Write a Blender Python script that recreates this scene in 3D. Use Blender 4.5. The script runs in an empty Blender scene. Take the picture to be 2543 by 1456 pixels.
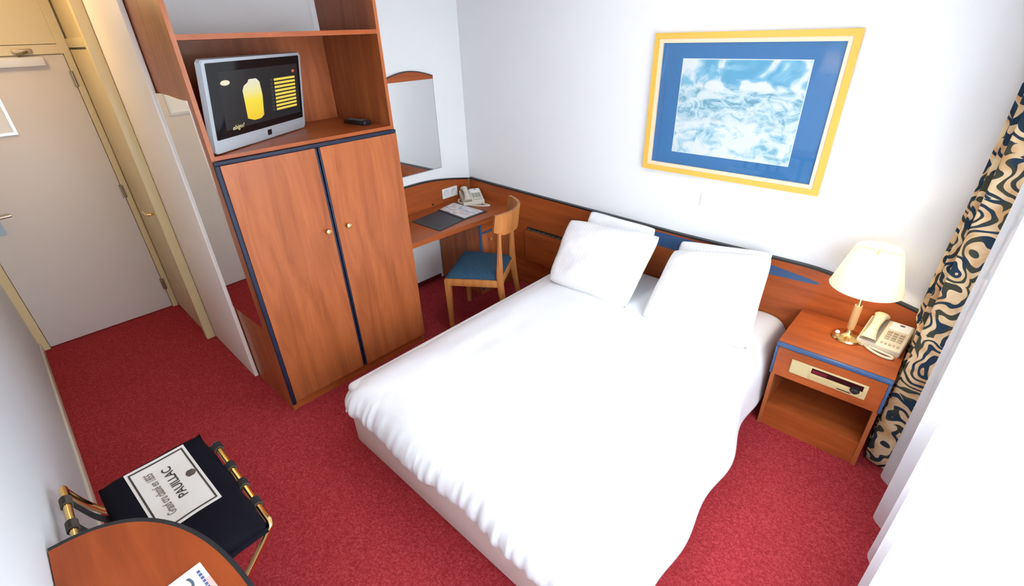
import bpy, bmesh, math, random
from mathutils import Vector, Matrix, noise
random.seed(7)
sc = bpy.context.scene
COL = sc.collection

# ------------------------------------------------------------------ camera
YAW, PITCH, ROLL = 0.7698, -0.5037, -0.0359
fw = Vector((-math.sin(YAW)*math.cos(PITCH), math.cos(YAW)*math.cos(PITCH), math.sin(PITCH)))
r0 = Vector((math.cos(YAW), math.sin(YAW), 0)); u0 = r0.cross(fw)
rr = r0*math.cos(ROLL)+u0*math.sin(ROLL); uu = -r0*math.sin(ROLL)+u0*math.cos(ROLL)
cam = bpy.data.cameras.new('camera'); cam_o = bpy.data.objects.new('camera', cam); COL.objects.link(cam_o)
M = Matrix((rr, uu, -fw)).transposed().to_4x4(); M.translation = Vector((3.3672, -2.9537, 2.0718))
cam_o.matrix_world = M
cam.sensor_fit = 'HORIZONTAL'; cam.sensor_width = 36.0; cam.lens = 36.0*1182.75/2543.0
cam.clip_start = 0.02
sc.camera = cam_o

# ------------------------------------------------------------------ light and exposure
w = bpy.data.worlds.new('sky'); sc.world = w; w.use_nodes = True
bg = w.node_tree.nodes['Background']
bg.inputs[0].default_value = (0.86, 0.93, 1.0, 1); bg.inputs[1].default_value = 22.5
sc.view_settings.view_transform = 'Standard'; sc.view_settings.look = 'None'
sc.view_settings.exposure = 0.0; sc.view_settings.gamma = 1.0; sc.view_settings.use_curve_mapping = False
def light(name, kind, loc, energy, color, size=0.1, size_y=None, direction=None):
    l = bpy.data.lights.new(name, kind); l.energy = energy; l.color = color
    if kind == 'AREA':
        l.shape = 'RECTANGLE'; l.size = size; l.size_y = size_y or size
    else:
        l.shadow_soft_size = size
    o = bpy.data.objects.new(name, l); COL.objects.link(o); o.location = loc
    if direction: o.rotation_euler = Vector(direction).to_track_quat('-Z', 'Y').to_euler()
    return o
WY0, WY1, WZ0, WZ1 = -3.15, -0.85, 0.70, 2.36      # window opening in the right wall
portal = light('window_portal', 'AREA', (3.93, (WY0+WY1)/2, (WZ0+WZ1)/2), 1, (1, 1, 1), WZ1-WZ0, WY1-WY0, (-1, 0, 0))
portal.data.cycles.is_portal = True
RLX, RLY = 2.0, -1.25
CORRIDOR_W, ROOM_W, BED_W, SCONCE_W = 9.5, 16, 10, 8
light('corridor_lamp_light', 'POINT', (-0.6, -2.83, 2.42), CORRIDOR_W, (1.0, 0.68, 0.32), 0.09)
light('room_fill_light', 'POINT', (RLX, RLY, 2.36), ROOM_W, (0.97, 0.985, 1.0), 0.18)  # added fill for the room, no such source in view

# ------------------------------------------------------------------ materials
def mat(name, col, rough=0.5, metal=0.0, spec=0.5, coat=0.0, emit=None, estr=0.0):
    m = bpy.data.materials.new(name); m.use_nodes = True
    b = m.node_tree.nodes['Principled BSDF']
    b.inputs['Base Color'].default_value = (*col, 1); b.inputs['Roughness'].default_value = rough
    b.inputs['Metallic'].default_value = metal; b.inputs['Specular IOR Level'].default_value = spec
    b.inputs['Coat Weight'].default_value = coat
    if emit: b.inputs['Emission Color'].default_value = (*emit, 1); b.inputs['Emission Strength'].default_value = estr
    return m
def N(m, t, **kw):
    n = m.node_tree.nodes.new(t)
    for k, v in kw.items(): setattr(n, k, v)
    return n
def L(m, a, b): m.node_tree.links.new(a, b)
def BS(m): return m.node_tree.nodes['Principled BSDF']
def ramp(m, stops, interp='LINEAR'):
    r = N(m, 'ShaderNodeValToRGB'); cr = r.color_ramp; cr.interpolation = interp
    while len(cr.elements) < len(stops): cr.elements.new(0.5)
    for e, (p, c) in zip(cr.elements, stops): e.position = p; e.color = (*c, 1)
    return r
def coords(m, scale, kind='Object', rot=(0, 0, 0)):
    t = N(m, 'ShaderNodeTexCoord'); mp = N(m, 'ShaderNodeMapping'); mp.inputs['Scale'].default_value = scale
    mp.inputs['Rotation'].default_value = rot
    L(m, t.outputs[kind], mp.inputs['Vector']); return mp.outputs['Vector']
def noise_n(m, vec, scale, detail=3.0, rough=0.5, dist=0.0):
    n = N(m, 'ShaderNodeTexNoise'); n.inputs['Scale'].default_value = scale; n.inputs['Detail'].default_value = detail
    n.inputs['Roughness'].default_value = rough; n.inputs['Distortion'].default_value = dist
    if vec is not None: L(m, vec, n.inputs['Vector'])
    return n
def bump(m, fac, strength, dist=0.002):
    b = N(m, 'ShaderNodeBump'); b.inputs['Strength'].default_value = strength; b.inputs['Distance'].default_value = dist
    L(m, fac, b.inputs['Height']); L(m, b.outputs['Normal'], BS(m).inputs['Normal'])
def wood(name, axis, k=1.0, rough=0.34, tint=(1, 1, 1)):
    m = mat(name, (0.4, 0.1, 0.03), rough, spec=0.28, coat=0.04)
    s = [13.0, 13.0, 13.0]; s['xyz'.index(axis)] = 1.3
    v = coords(m, s)
    n = noise_n(m, v, 1.0, 6.0, 0.62, 0.9)
    d = [(0.235, 0.058, 0.018), (0.345, 0.088, 0.025), (0.44, 0.125, 0.037)]
    d = [tuple(c*k*t for c, t in zip(x, tint)) for x in d]
    r = ramp(m, [(0.28, d[0]), (0.5, d[1]), (0.74, d[2])])
    L(m, n.outputs['Fac'], r.inputs['Fac']); L(m, r.outputs['Color'], BS(m).inputs['Base Color'])
    return m
W_V = wood('cherry_vertical_grain', 'z', 1.04, tint=(1, 1.08, 1.2)); W_Y = wood('cherry_grain_along_depth', 'y', tint=(1, 0.9, 0.8)); W_X = wood('cherry_grain_along_length', 'x', tint=(1, 0.86, 0.72))
W_T = wood('cherry_tabletop', 'x', 0.92, 0.45, tint=(1, 0.72, 0.5))
W_CH = wood('chair_beech', 'z', 1.25, 0.4, (1.0, 1.45, 1.35))
NAVY = mat('navy_edging', (0.012, 0.017, 0.042), 0.5, spec=0.3)
BLUE = mat('blue_inlay', (0.035, 0.085, 0.20), 0.4)
BLACKTRIM = mat('black_edging', (0.012, 0.014, 0.018), 0.4)
def plaster(name, col):
    m = mat(name, col, 0.75, spec=0.2)
    n = noise_n(m, coords(m, (1, 1, 1)), 160.0, 3); bump(m, n.outputs['Fac'], 0.12, 0.001); return m
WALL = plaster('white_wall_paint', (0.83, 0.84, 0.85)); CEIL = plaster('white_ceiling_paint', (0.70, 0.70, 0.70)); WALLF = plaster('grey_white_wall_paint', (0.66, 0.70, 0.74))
CORR = mat('beige_painted_partition', (0.90, 0.82, 0.74), 0.5)
DOORP = mat('beige_door_paint', (0.70, 0.63, 0.57), 0.45)
CREAM = mat('cream_gloss_paint', (0.67, 0.54, 0.30), 0.4)
TRIMW = mat('cream_skirting_paint', (0.74, 0.70, 0.60), 0.45)
KICK = mat('tan_kick_plate', (0.62, 0.46, 0.30), 0.5)
def carpet_m():
    m = mat('red_carpet', (0.2, 0.02, 0.03), 0.95, spec=0.05)
    v = coords(m, (1, 1, 1))
    n = noise_n(m, v, 330.0, 2.0, 0.7); n2 = noise_n(m, v, 110.0, 2.0, 0.6)
    mx = N(m, 'ShaderNodeMath', operation='ADD'); L(m, n.outputs['Fac'], mx.inputs[0]); L(m, n2.outputs['Fac'], mx.inputs[1])
    r = ramp(m, [(0.36, (0.23, 0.017, 0.021)), (0.5, (0.34, 0.031, 0.036)), (0.66, (0.50, 0.074, 0.086))])
    h = N(m, 'ShaderNodeMath', operation='MULTIPLY'); h.inputs[1].default_value = 0.5; L(m, mx.outputs[0], h.inputs[0])
    L(m, h.outputs[0], r.inputs['Fac']); L(m, r.outputs['Color'], BS(m).inputs['Base Color'])
    bump(m, n.outputs['Fac'], 0.5, 0.004); return m
CARPET = carpet_m(); CARPET_EDGE = mat('dark_red_carpet_skirting', (0.10, 0.012, 0.016), 0.95, spec=0.05)
BRASS = mat('polished_brass', (0.83, 0.60, 0.26), 0.16, 1.0)
STEEL = mat('brushed_steel', (0.62, 0.60, 0.57), 0.3, 1.0)
OLDBRASS = mat('dull_hinge_metal', (0.36, 0.29, 0.20), 0.45, 1.0)
SILVER = mat('silver_plastic', (0.50, 0.55, 0.60), 0.35, 0.25)
WHITEP = mat('white_plastic', (0.82, 0.82, 0.80), 0.4)
BEIGEP = mat('beige_plastic', (0.72, 0.62, 0.46), 0.4)
PHONEC = mat('cream_phone_plastic', (0.70, 0.66, 0.56), 0.38)
GREYKEY = mat('tan_key_plastic', (0.47, 0.38, 0.27), 0.5)
BLACKP = mat('black_plastic', (0.012, 0.012, 0.015), 0.3)
BLACKGLASS = mat('black_screen_glass', (0.006, 0.007, 0.009), 0.08)
MIRROR = mat('mirror_silver', (0.90, 0.93, 0.93), 0.01, 1.0)
LINEN = mat('white_cotton', (0.86, 0.87, 0.90), 0.8, spec=0.15)
n_ = noise_n(LINEN, coords(LINEN, (1, 1, 1)), 7.0, 4); bump(LINEN, n_.outputs['Fac'], 0.12, 0.02)
def striped():
    m = mat('white_satin_stripe', (0.86, 0.87, 0.89), 0.7, spec=0.2)
    wv = N(m, 'ShaderNodeTexWave'); wv.inputs['Scale'].default_value = 9.0; L(m, coords(m, (1, 0, 0), 'UV'), wv.inputs['Vector'])
    r = ramp(m, [(0.45, (0.84, 0.845, 0.86)), (0.55, (0.90, 0.90, 0.91))]); L(m, wv.outputs['Color'], r.inputs['Fac'])
    L(m, r.outputs['Color'], BS(m).inputs['Base Color'])
    rg = ramp(m, [(0.45, (0.85,)*3), (0.55, (0.45,)*3)]); L(m, wv.outputs['Color'], rg.inputs['Fac']); L(m, rg.outputs['Color'], BS(m).inputs['Roughness'])
    return m
PILLOW = striped()
VALANCE = mat('beige_bed_base_fabric', (0.78, 0.65, 0.60), 0.9, spec=0.1)
MATTRESS = mat('white_mattress_cover', (0.78, 0.78, 0.79), 0.8)
BAG = mat('black_navy_cloth', (0.007, 0.007, 0.012), 0.9, spec=0.08)
LABELC = mat('off_white_cloth_print', (0.74, 0.72, 0.69), 0.85, spec=0.1); INK = mat('dark_print', (0.05, 0.042, 0.04), 0.8)
INKG = mat('faded_brown_print', (0.20, 0.16, 0.14), 0.8)
STRAP = mat('brown_grey_webbing', (0.085, 0.07, 0.06), 0.8, spec=0.1); BLKSTRAP = mat('black_webbing', (0.012, 0.011, 0.014), 0.7)
LEATHER = mat('charcoal_leatherette', (0.035, 0.045, 0.055), 0.5)
YELF = mat('yellow_picture_frame', (0.80, 0.47, 0.08), 0.35); PEACH = mat('pale_peach_slip', (0.86, 0.66, 0.47), 0.5)
BLUEMAT = mat('blue_picture_mount', (0.03, 0.165, 0.39), 0.7)
PAPER = mat('white_paper', (0.85, 0.85, 0.84), 0.6)
def seat_m():
    m = mat('blue_patterned_upholstery', (0.02, 0.1, 0.2), 0.75)
    vo = N(m, 'ShaderNodeTexVoronoi'); vo.inputs['Scale'].default_value = 42.0; L(m, coords(m, (1, 1, 1)), vo.inputs['Vector'])
    r = ramp(m, [(0.10, (0.022, 0.10, 0.17)), (0.24, (0.006, 0.042, 0.085))]); L(m, vo.outputs['Distance'], r.inputs['Fac'])
    L(m, r.outputs['Color'], BS(m).inputs['Base Color']); return m
SEATM = seat_m()
def curtain_m():
    m = mat('patterned_curtain_fabric', (0.6, 0.42, 0.24), 0.85, spec=0.1)
    v = coords(m, (1, 1, 1), 'UV')
    nz = noise_n(m, v, 5.0, 2.0, 0.5)
    mp = N(m, 'ShaderNodeVectorMath', operation='MULTIPLY_ADD'); mp.inputs[1].default_value = (0.34, 0.34, 0.34)
    L(m, nz.outputs['Color'], mp.inputs[0]); L(m, v, mp.inputs[2])
    vo = N(m, 'ShaderNodeTexVoronoi', feature='F1'); vo.inputs['Scale'].default_value = 5.2; L(m, mp.outputs[0], vo.inputs['Vector'])
    wv = N(m, 'ShaderNodeTexWave', wave_type='RINGS', rings_direction='SPHERICAL'); wv.inputs['Scale'].default_value = 3.6
    wv.inputs['Distortion'].default_value = 2.0; wv.inputs['Detail'].default_value = 1.0
    sub = N(m, 'ShaderNodeVectorMath', operation='SUBTRACT'); L(m, mp.outputs[0], sub.inputs[0]); L(m, vo.outputs['Position'], sub.inputs[1])
    sc_ = N(m, 'ShaderNodeVectorMath', operation='SCALE'); sc_.inputs['Scale'].default_value = 2.1
    L(m, sub.outputs[0], sc_.inputs[0]); L(m, sc_.outputs[0], wv.inputs['Vector'])
    msk = ramp(m, [(0.0, (0, 0, 0)), (0.60, (0, 0, 0)), (0.64, (1, 1, 1))]); L(m, wv.outputs['Color'], msk.inputs['Fac'])
    n3 = noise_n(m, v, 9.0, 1.0); dk = ramp(m, [(0.46, (0.018, 0.036, 0.062)), (0.54, (0.05, 0.052, 0.035))]); L(m, n3.outputs['Fac'], dk.inputs['Fac'])
    n4 = noise_n(m, v, 12.0, 2.0); lt = ramp(m, [(0.35, (0.50, 0.29, 0.13)), (0.55, (0.66, 0.49, 0.30)), (0.7, (0.70, 0.58, 0.33))]); L(m, n4.outputs['Fac'], lt.inputs['Fac'])
    mx = N(m, 'ShaderNodeMix', data_type='RGBA'); L(m, msk.outputs['Color'], mx.inputs[0]); L(m, lt.outputs['Color'], mx.inputs[6]); L(m, dk.outputs['Color'], mx.inputs[7])
    L(m, mx.outputs[2], BS(m).inputs['Base Color']); return m
CURT = curtain_m()
def sheer_m():
    m = bpy.data.materials.new('white_sheer_voile'); m.use_nodes = True
    nt = m.node_tree; nt.nodes.remove(BS(m)); out = nt.nodes['Material Output']
    d = N(m, 'ShaderNodeBsdfDiffuse'); d.inputs[0].default_value = (0.88, 0.89, 0.92, 1)
    t = N(m, 'ShaderNodeBsdfTranslucent'); t.inputs[0].default_value = (0.90, 0.91, 0.94, 1)
    tr = N(m, 'ShaderNodeBsdfTransparent'); a = N(m, 'ShaderNodeMixShader'); b = N(m, 'ShaderNodeMixShader')
    a.inputs[0].default_value = 0.5; L(m, d.outputs[0], a.inputs[1]); L(m, t.outputs[0], a.inputs[2])
    b.inputs[0].default_value = 0.28; L(m, a.outputs[0], b.inputs[1]); L(m, tr.outputs[0], b.inputs[2]); L(m, b.outputs[0], out.inputs[0])
    return m
SHEER = sheer_m()
def glass_m(name, ior=1.45, tint=(1, 1, 1)):
    m = bpy.data.materials.new(name); m.use_nodes = True
    nt = m.node_tree; nt.nodes.remove(BS(m)); out = nt.nodes['Material Output']
    tr = N(m, 'ShaderNodeBsdfTransparent'); tr.inputs[0].default_value = (*tint, 1)
    g = N(m, 'ShaderNodeBsdfGlossy'); g.inputs['Roughness'].default_value = 0.03
    fr = N(m, 'ShaderNodeFresnel'); ge = N(m, 'ShaderNodeNewGeometry'); io = N(m, 'ShaderNodeMix', data_type='FLOAT'); io.inputs[2].default_value = ior; io.inputs[3].default_value = 1/ior
    L(m, ge.outputs['Backfacing'], io.inputs[0]); L(m, io.outputs[0], fr.inputs[0]); mx = N(m, 'ShaderNodeMixShader')
    L(m, fr.outputs[0], mx.inputs[0]); L(m, tr.outputs[0], mx.inputs[1]); L(m, g.outputs[0], mx.inputs[2]); L(m, mx.outputs[0], out.inputs[0])
    return m
PANE = glass_m('clear_glass')
PICGLASS = glass_m('picture_glass', 1.5)
def shade_m():
    m = bpy.data.materials.new('cream_lampshade_fabric'); m.use_nodes = True
    nt = m.node_tree; nt.nodes.remove(BS(m)); out = nt.nodes['Material Output']
    d = N(m, 'ShaderNodeBsdfDiffuse'); d.inputs[0].default_value = (0.90, 0.87, 0.80, 1)
    t = N(m, 'ShaderNodeBsdfTranslucent'); t.inputs[0].default_value = (0.96, 0.92, 0.82, 1)
    a = N(m, 'ShaderNodeMixShader'); a.inputs[0].default_value = 0.55
    L(m, d.outputs[0], a.inputs[1]); L(m, t.outputs[0], a.inputs[2]); L(m, a.outputs[0], out.inputs[0]); return m
SHADE = shade_m()
BULB = mat('lit_bulb', (1, 1, 1), 0.4, emit=(1.0, 0.82, 0.5), estr=12.0)
DOME = mat('lit_opal_glass', (0.9, 0.88, 0.8), 0.4, emit=(1.0, 0.80, 0.5), estr=2.0)
def emis(name, col, s=1.0): return mat(name, (0.01, 0.01, 0.01), 0.3, emit=col, estr=s)

# ------------------------------------------------------------------ mesh helpers (everything in world metres)
def new(): return bmesh.new()
def box(bm, x0, x1, y0, y1, z0, z1, bev=0.0, mx=None, seg=2):
    r = bmesh.ops.create_cube(bm, size=1.0); vs = r['verts']
    for v in vs:
        v.co = Vector(((x0+x1)/2+v.co.x*(x1-x0), (y0+y1)/2+v.co.y*(y1-y0), (z0+z1)/2+v.co.z*(z1-z0)))
    if bev > 0:
        es = {e for v in vs for e in v.link_edges}
        r2 = bmesh.ops.bevel(bm, geom=list(es), offset=bev, segments=seg, affect='EDGES', profile=0.5)
        vs = list({v for f in r2['faces'] for v in f.verts} | {v for v in vs if v.is_valid})
    if mx is not None:
        for v in vs: v.co = mx @ v.co
    return vs
def prism(bm, pts, axis, a0, a1, mx=None, bev=0.0):
    """pts: 2D outline in the other two axes (in xyz order), extruded along axis from a0 to a1"""
    def P(p, a):
        q = list(p); q.insert('xyz'.index(axis), a); return Vector(q)
    old = set(bm.verts)
    A = [bm.verts.new(P(p, a0)) for p in pts]; B = [bm.verts.new(P(p, a1)) for p in pts]
    n = len(pts); fs = [bm.faces.new(A), bm.faces.new(B[::-1])]
    for i in range(n): fs.append(bm.faces.new((A[i], B[i], B[(i+1) % n], A[(i+1) % n])))
    if bev > 0:
        es = [e for f in fs[:2] for e in f.edges]
        bmesh.ops.bevel(bm, geom=es, offset=bev, segments=2, affect='EDGES')
    if mx is not None:
        for v in bm.verts:
            if v not in old: v.co = mx @ v.co
def smooth_path(pts, n=6):
    pts = [Vector(p) for p in pts]; P = [2*pts[0]-pts[1]]+pts+[2*pts[-1]-pts[-2]]; out = []
    for i in range(1, len(P)-2):
        a, b, c, d = P[i-1], P[i], P[i+1], P[i+2]
        for k in range(n):
            t = k/n
            out.append(0.5*((2*b)+(c-a)*t+(2*a-5*b+4*c-d)*t*t+(3*b-3*c+d-a)*t**3))
    return out+[pts[-1]]
def tube(bm, pts, r, n=8, rb=None, up=None):
    """sweep an ellipse r x rb along pts; r may be a function of 0..1"""
    pts = [Vector(p) for p in pts]; rings = []; prev = None
    for i, p in enumerate(pts):
        t = (pts[min(i+1, len(pts)-1)]-pts[max(i-1, 0)]).normalized()
        if up is not None: a = Vector(up)
        elif prev is None: a = Vector((0, 0, 1)) if abs(t.z) < 0.9 else Vector((1, 0, 0))
        else: a = prev
        a = (a-t*a.dot(t)).normalized(); prev = a; b = t.cross(a)
        f = i/max(1, len(pts)-1); ra = r(f) if callable(r) else r; r2 = (rb(f) if callable(rb) else rb) if rb is not None else ra
        rings.append([bm.verts.new(p+a*ra*math.cos(2*math.pi*k/n)+b*r2*math.sin(2*math.pi*k/n)) for k in range(n)])
    for A, B in zip(rings, rings[1:]):
        for k in range(n): bm.faces.new((A[k], A[(k+1) % n], B[(k+1) % n], B[k]))
    bm.faces.new(rings[0][::-1]); bm.faces.new(rings[-1])
def lathe(bm, prof, c, n=28, axis='z', cap=True):
    c = Vector(c); rings = []
    for r, h in prof:
        ring = []
        for k in range(n):
            a = 2*math.pi*k/n; p = (r*math.cos(a), r*math.sin(a), h)
            if axis == 'x': p = (h, p[0], p[1])
            if axis == 'y': p = (p[0], h, p[1])
            ring.append(bm.verts.new(c+Vector(p)))
        rings.append(ring)
    for A, B in zip(rings, rings[1:]):
        for k in range(n): bm.faces.new((A[k], A[(k+1) % n], B[(k+1) % n], B[k]))
    if cap: bm.faces.new(rings[0][::-1]); bm.faces.new(rings[-1])
def grid(bm, fn, nu, nv, closed_u=False, uv=None):
    V = [[bm.verts.new(fn(i/nu, j/nv)) for j in range(nv+1)] for i in range(nu if closed_u else nu+1)]
    ul = bm.loops.layers.uv.verify() if uv else None
    cnt = len(V)
    for i in range(nu):
        i2 = (i+1) % cnt
        for j in range(nv):
            f = bm.faces.new((V[i][j], V[i2][j], V[i2][j+1], V[i][j+1]))
            if uv:
                for l, (a, b) in zip(f.loops, ((i, j), (i+1, j), (i+1, j+1), (i, j+1))): l[ul].uv = uv(a/nu, b/nv)
    return V
WL = {}
def place(o, loc, parent):
    WL[o] = Vector(loc); o.location = loc
    if parent is not None:
        o.parent = parent; o.matrix_parent_inverse = Matrix.Translation(-WL[parent])
def obj(name, bm, m, parent=None, smooth=False, angle=40, fixn=True):
    if fixn: bmesh.ops.recalc_face_normals(bm, faces=bm.faces)
    lo = Vector([min(v.co[i] for v in bm.verts) for i in range(3)]); hi = Vector([max(v.co[i] for v in bm.verts) for i in range(3)])
    c = (lo+hi)/2
    for v in bm.verts: v.co -= c
    me = bpy.data.meshes.new(name); bm.to_mesh(me); bm.free()
    if smooth:
        for p in me.polygons: p.use_smooth = True
        if angle < 180:
            me.set_sharp_from_angle(angle=math.radians(angle))
    if m: me.materials.append(m)
    o = bpy.data.objects.new(name, me); COL.objects.link(o); place(o, c, parent); return o
def tag(o, label, cat, group=None, kind=None):
    o['label'] = label; o['category'] = cat
    if group: o['group'] = group
    if kind: o['kind'] = kind
    return o
def thing(name, label, cat, loc, group=None, kind=None):
    o = bpy.data.objects.new(name, None); COL.objects.link(o); o.empty_display_size = 0.05
    place(o, loc, None); return tag(o, label, cat, group, kind)
def B(name, m, parent, *dims, bev=0.0, mx=None, smooth=False):
    bm = new(); box(bm, *dims, bev=bev, mx=mx); return obj(name, bm, m, parent, smooth or bev > 0)
def copy_tree(o, parent=None):
    c = o.copy(); COL.objects.link(c)
    if parent is not None: c.parent = parent; c.matrix_parent_inverse = o.matrix_parent_inverse.copy()
    for ch in list(o.children): copy_tree(ch, c)
    return c
def text_bm(body, size, fit=None, shear=0.0, extrude=0.0004, bold=0.0):
    """flat lettering as a bmesh in its own x/y plane, centred on the origin"""
    cu = bpy.data.curves.new('lettering', 'FONT'); cu.body = body; cu.size = size; cu.align_x = 'CENTER'; cu.align_y = 'CENTER'
    cu.extrude = extrude; cu.shear = shear; cu.offset = bold; cu.resolution_u = 3
    o = bpy.data.objects.new('lettering', cu); COL.objects.link(o)
    dg = bpy.context.evaluated_depsgraph_get(); me = bpy.data.meshes.new_from_object(o.evaluated_get(dg))
    bpy.data.objects.remove(o); bpy.data.curves.remove(cu)
    bm = new(); bm.from_mesh(me); bpy.data.meshes.remove(me)
    xs = [v.co.x for v in bm.verts]; ys = [v.co.y for v in bm.verts]
    cx, cy = (min(xs)+max(xs))/2, (min(ys)+max(ys))/2
    k = 1.0 if not fit else fit/(max(xs)-min(xs))
    for v in bm.verts: v.co.x = (v.co.x-cx)*k; v.co.y -= cy
    return bm

# ------------------------------------------------------------------ room shell
S = 'structure'
FRONT = -3.287; XE = -1.425; XR = 3.86; ZC = 2.62
tag(B('floor', CARPET, None, XE-0.3, XR+0.3, FRONT-0.3, 0.15, -0.1, 0.0), 'dark red speckled carpet covering the whole hotel room floor', 'floor', kind=S)
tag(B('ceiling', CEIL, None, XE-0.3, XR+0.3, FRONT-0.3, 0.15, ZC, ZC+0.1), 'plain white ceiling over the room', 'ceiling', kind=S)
tag(B('wall_back', WALL, None, -0.15, XR+0.3, 0.0, 0.15, 0, ZC), 'white wall behind the bed headboard and the framed picture', 'wall', kind=S)
tag(B('wall_left', WALL, None, -0.15, 0.0, -2.27, 0.0, 0, ZC), 'white wall behind the desk and the wardrobe', 'wall', kind=S)
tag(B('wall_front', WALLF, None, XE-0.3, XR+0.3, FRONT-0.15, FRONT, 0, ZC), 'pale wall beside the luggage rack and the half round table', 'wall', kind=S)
tag(B('wall_entrance', CREAM, None, XE-0.2, XE-0.04, FRONT, -2.2, 0, ZC), 'cream wall at the end of the entrance corridor around the door', 'wall', kind=S)
bm = new(); box(bm, XE-0.04, 0.2, -2.302, -2.276, 0, ZC, bev=0.006)
tag(obj('wall_corridor', bm, CORR, None, True), 'beige partition between the bathroom door and the wardrobe', 'wall', kind=S)
bm = new(); box(bm, XR, XR+0.15, FRONT, 0.0, 0, WZ0); box(bm, XR, XR+0.15, FRONT, 0.0, WZ1, ZC)
box(bm, XR, XR+0.15, FRONT, WY0, WZ0, WZ1); box(bm, XR, XR+0.15, WY1, 0.0, WZ0, WZ1)
tag(obj('wall_right', bm, WALL), 'white window wall behind the curtains', 'wall', kind=S)
t = thing('window_1', 'wide bright window behind the white sheer curtain', 'window', (XR+0.07, (WY0+WY1)/2, WZ0), kind=S)
fm = mat('white_window_frame', (0.8, 0.8, 0.8), 0.4)
bm = new()
for z in (WZ0, WZ1-0.05): box(bm, XR+0.04, XR+0.10, WY0, WY1, z, z+0.05)
ym = (WY0+WY1)/2
for y in (WY0, ym-0.03, WY1-0.05): box(bm, XR+0.04, XR+0.10, y, y+0.055, WZ0+0.05, WZ1-0.05)
obj('window_frame', bm, fm, t)
for a, b in ((WY0+0.055, ym-0.03), (ym+0.025, WY1-0.05)): B('pane', PANE, t, XR+0.066, XR+0.07, a, b, WZ0+0.05, WZ1-0.05)
B('window_sill', fm, t, XR-0.06, XR, WY0-0.02, WY1+0.02, WZ0-0.03, WZ0, bev=0.004)
bm = new(); box(bm, XE+0.02, XR, FRONT, FRONT+0.014, 0, 0.075, bev=0.004)
tag(obj('baseboard_front', bm, TRIMW, None, True), 'cream skirting board along the wall by the luggage rack', 'skirting', kind=S)
tag(B('baseboard_left', CARPET_EDGE, None, 0.0, 0.012, -1.2, -0.46, 0, 0.04), 'low dark red carpet skirting under the desk', 'skirting', kind=S)

tag(B('ground', mat('grey_added_ground', (0.22, 0.22, 0.20), 0.9), None, XR+0.4, 40, -25, 20, -3.2, -3.1), 'unseen grey ground plane added outside to cut light from below the window', 'ground', kind=S)  # unseen plane, added so less light reaches the sheer from below

# ------------------------------------------------------------------ entrance door
DY1, DY2, DZ = -2.386, -3.236, 2.03
t = thing('door_1', 'beige entrance door with lever handle and closer at corridor end', 'door', (XE, -2.81, 0), kind=S)
B('door_leaf', DOORP, t, XE-0.04, XE, DY2+0.003, DY1-0.003, 0.008, DZ-0.004, bev=0.002)
bm = new()
box(bm, XE-0.04, XE+0.012, DY1, -2.3465, 0, 2.088); box(bm, XE-0.04, XE+0.012, FRONT, DY2, 0, 2.088)
box(bm, XE-0.04, XE+0.012, DY2, DY1, DZ, 2.088)
box(bm, XE-0.04, XE+0.012, FRONT, FRONT+0.06, 2.088, ZC); box(bm, XE-0.04, XE+0.012, -2.402, -2.3465, 2.088, ZC)
obj('door_frame', bm, CREAM, t)
B('transom_panel', CREAM, t, XE-0.035, XE-0.003, FRONT+0.06, -2.402, 2.092, ZC)
for z in (1.87, 1.057, 0.23):
    bm = new(); lathe(bm, [(0.009, -0.05), (0.009, 0.05)], (XE+0.014, DY1-0.002, z), 10)
    box(bm, XE+0.0005, XE+0.014, DY1-0.016, DY1+0.014, z-0.05, z+0.05); obj('hinge', bm, OLDBRASS, t, True)
bm = new(); box(bm, XE, XE+0.05, -2.77, -2.505, 1.962, 2.019, bev=0.005)
c = obj('door_closer', bm, mat('pale_closer_casing', (0.72, 0.71, 0.70), 0.35), t, True)
bm = new(); tube(bm, [(XE+0.03, -2.62, 2.019), (XE+0.035, -2.62, 2.035), (XE+0.05, -2.60, 2.04), (XE+0.02, -2.565, 2.05)], 0.008, 8)
box(bm, XE+0.012, XE+0.03, -2.645, -2.545, 2.038, 2.066, bev=0.003); obj('closer_arm', bm, OLDBRASS, c, True)
bm = new(); box(bm, XE, XE+0.008, -3.185, -3.12, 0.92, 1.09, bev=0.002)
p = obj('lock_plate', bm, mat('pale_blue_lock_plate', (0.42, 0.58, 0.66), 0.4), t, True)
bm = new(); tube(bm, smooth_path([(XE+0.008, -3.15, 1.05), (XE+0.05, -3.15, 1.05), (XE+0.058, -3.135, 1.05), (XE+0.058, -3.10, 1.05), (XE+0.056, -3.05, 1.052)]), 0.0105, 10)
obj('lever_handle', bm, STEEL, p, True)
t = thing('framed_notice', 'small silver framed notice hanging on the beige entrance door', 'notice', (XE, -2.93, 1.7))
def frame4(bm, axis, a0, a1, u0, u1, v0, v1, wd, wv=None):
    wv = wv or wd
    for (p0, p1, q0, q1) in ((u0, u1, v1-wv, v1), (u0, u1, v0, v0+wv), (u0, u0+wd, v0+wv, v1-wv), (u1-wd, u1, v0+wv, v1-wv)):
        if axis == 'x': box(bm, a0, a1, p0, p1, q0, q1)
        if axis == 'y': box(bm, p0, p1, a0, a1, q0, q1)
        if axis == 'z': box(bm, p0, p1, q0, q1, a0, a1)
bm = new(); frame4(bm, 'x', XE, XE+0.014, -3.06, -2.808, 1.556, 1.88, 0.016); obj('frame', bm, mat('champagne_frame', (0.72, 0.70, 0.64), 0.3, 0.5), t)
B('notice_sheet', PAPER, t, XE, XE+0.006, -3.044, -2.824, 1.572, 1.864)

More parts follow.
